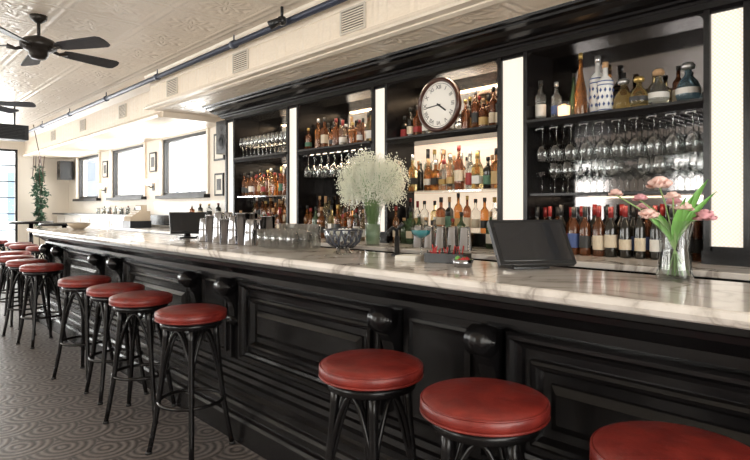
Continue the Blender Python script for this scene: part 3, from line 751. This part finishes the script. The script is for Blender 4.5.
frame("picture_frame",-9.08,2.05,0.26,0.32,L_BLK); frame("picture_frame",-11.4,2.05,0.26,0.32,L_BLK)
frame("picture_frame",-6.48,2.05,0.2,0.26,L_RED)
b=B(); b.lathe([(0,0),(0.03,0),(0.045,0.09),(0.04,0.10)],(0,-0.09,0.02),BULB,16,cap=False); b.tube([(0,0,0),(0,-0.05,-0.01),(0,-0.09,0.02)],0.01,BLACKM,8); b.box(-0.04,0.04,-0.012,0,-0.06,0.06,BLACKM)
w1=b.build("wall_sconce",(-9.08,YB,1.65)); dup(w1,(-11.4,YB,1.65))
b=B(); b.lathe([(0,0),(0.14,0),(0.20,0.38),(0.17,0.38),(0.16,0.33),(0,0.33)],(0,0,0),WHITE,24)
for k in range(130):
    a=U(0,6.28); rr=U(0.03,0.17); z=U(0.9,2.15); rr*=1-abs(z-1.6)/1.2
    if k<9: b.tube([(0,0,0.3),(0.3*rr*math.cos(a),0.3*rr*math.sin(a),z*0.5+.1),(rr*math.cos(a),rr*math.sin(a),z)],0.008,DWOOD,5)
    for q in range(6):
        b.M=Matrix.Translation((rr*math.cos(a),rr*math.sin(a),z))@Matrix.Rotation(U(0,6.28),4,'Z')@Matrix.Rotation(U(-1,1),4,'Y')
        b.add([(0,0,0),(0.05,0.024,0.005),(0.09,0,-0.01),(0.05,-0.024,0.005)],[(0,1,2,3)],DKPLANT)
b.M=Matrix(); b.build("potted_ficus",(-13.45,2.93,0))

# ------------------------------------------------------------------ lighting
w=bpy.data.worlds.new("World"); scene.world=w; w.use_nodes=True
bg=w.node_tree.nodes["Background"]; bg.inputs[0].default_value=(0.90,0.95,1.0,1); bg.inputs[1].default_value=4.5
def area(name,loc,target,sx,sy,p,col):
    l=bpy.data.lights.new(name,'AREA'); l.shape='RECTANGLE'; l.size=sx; l.size_y=sy; l.energy=p; l.color=col
    o=bpy.data.objects.new(name,l); COL.objects.link(o); o.location=loc
    d=Vector(target)-Vector(loc); o.rotation_euler=d.to_track_quat('-Z','Y').to_euler(); return o
DAY=(1.0,0.96,0.91); WARM=(1.0,0.78,0.54)
for i,wn in enumerate(winB):
    x=(wn[0]+wn[1])/2; area("window_area_light",(x,YB+0.4,1.95),(x,0,1.6),1.5,0.9,120,DAY)
for wn in winF:
    x=(wn[0]+wn[1])/2; area("window_area_light",(x,YF-0.3,1.7),(x,0,1.65),1.6,1.7,74,(1,0.91,0.80))  # added area lamps at the unseen front-wall windows, filling the room
area("window_area_light",(XL-0.4,0.2,1.6),(0,0.5,1.6),5.0,2.1,420,DAY)
area("window_area_light",(XR+0.4,-0.1,1.6),(0,0.3,1.5),4.5,1.9,210,(1,0.90,0.78))  # added area lamp at the unseen window behind the camera
b=B(); b.lathe([(0.06,0),(0.075,-0.004),(0.075,0),],(0,0,0),CREAM,20,cap=False); b.lathe([(0,-0.002),(0.058,-0.002)],(0,0,0),BULB,20,False,cap=False)
dl=None
for x in (-6.5,-3.4,-1.0,0.9):  # downlights added out of view for warm fill
    for y in (-1.2,):
        o=dup(dl,(x,y,ZC)) if dl else b.build("added_downlight",(x,y,ZC)); dl=dl or o
        l=bpy.data.lights.new("fill_spot",'SPOT'); l.energy=85; l.spot_size=2.2; l.spot_blend=0.8; l.color=WARM; l.shadow_soft_size=0.06
        lo=bpy.data.objects.new("fill_spot",l); COL.objects.link(lo); lo.location=(x,y,ZC-0.03)
for i,(a,c) in enumerate(bays):
    if i>=2:
        area("bay_fill_light",((a+c)/2,CY+0.06,TOP-0.07),((a+c)/2,3.4,1.8),c-a-0.2,0.04,3.0,WARM)  # added strip lamp for warm glow, no fixture modelled
        area("shelf_fill_light",((a+c)/2,CY+0.04,SH-0.05),((a+c)/2,3.36,1.3),c-a-0.2,0.03,3.2,WARM)  # added lamp under the shelf to make the bottles glow
area("shelf_fill_light",(-1.456,CY+0.04,1.38),(-1.456,3.36,1.0),0.8,0.02,1.2,WARM)  # added lamp warming the wine row, no fixture modelled
l=bpy.data.lights.new("candle_flame",'POINT'); l.energy=0.5; l.color=(1,0.6,0.3); l.shadow_soft_size=0.02
lo=bpy.data.objects.new("candle_flame",l); COL.objects.link(lo); lo.location=(-1.745,3.26,SH+0.09)

# ------------------------------------------------------------------ camera
cam=bpy.data.cameras.new("camera"); co=bpy.data.objects.new("camera",cam); COL.objects.link(co)
co.location=(0,0,1.307); co.rotation_euler=(math.radians(90),0,math.radians(46.8))
cam.sensor_width=36; cam.lens=560/750*36; cam.shift_y=-22/750; cam.clip_start=0.05
scene.camera=co
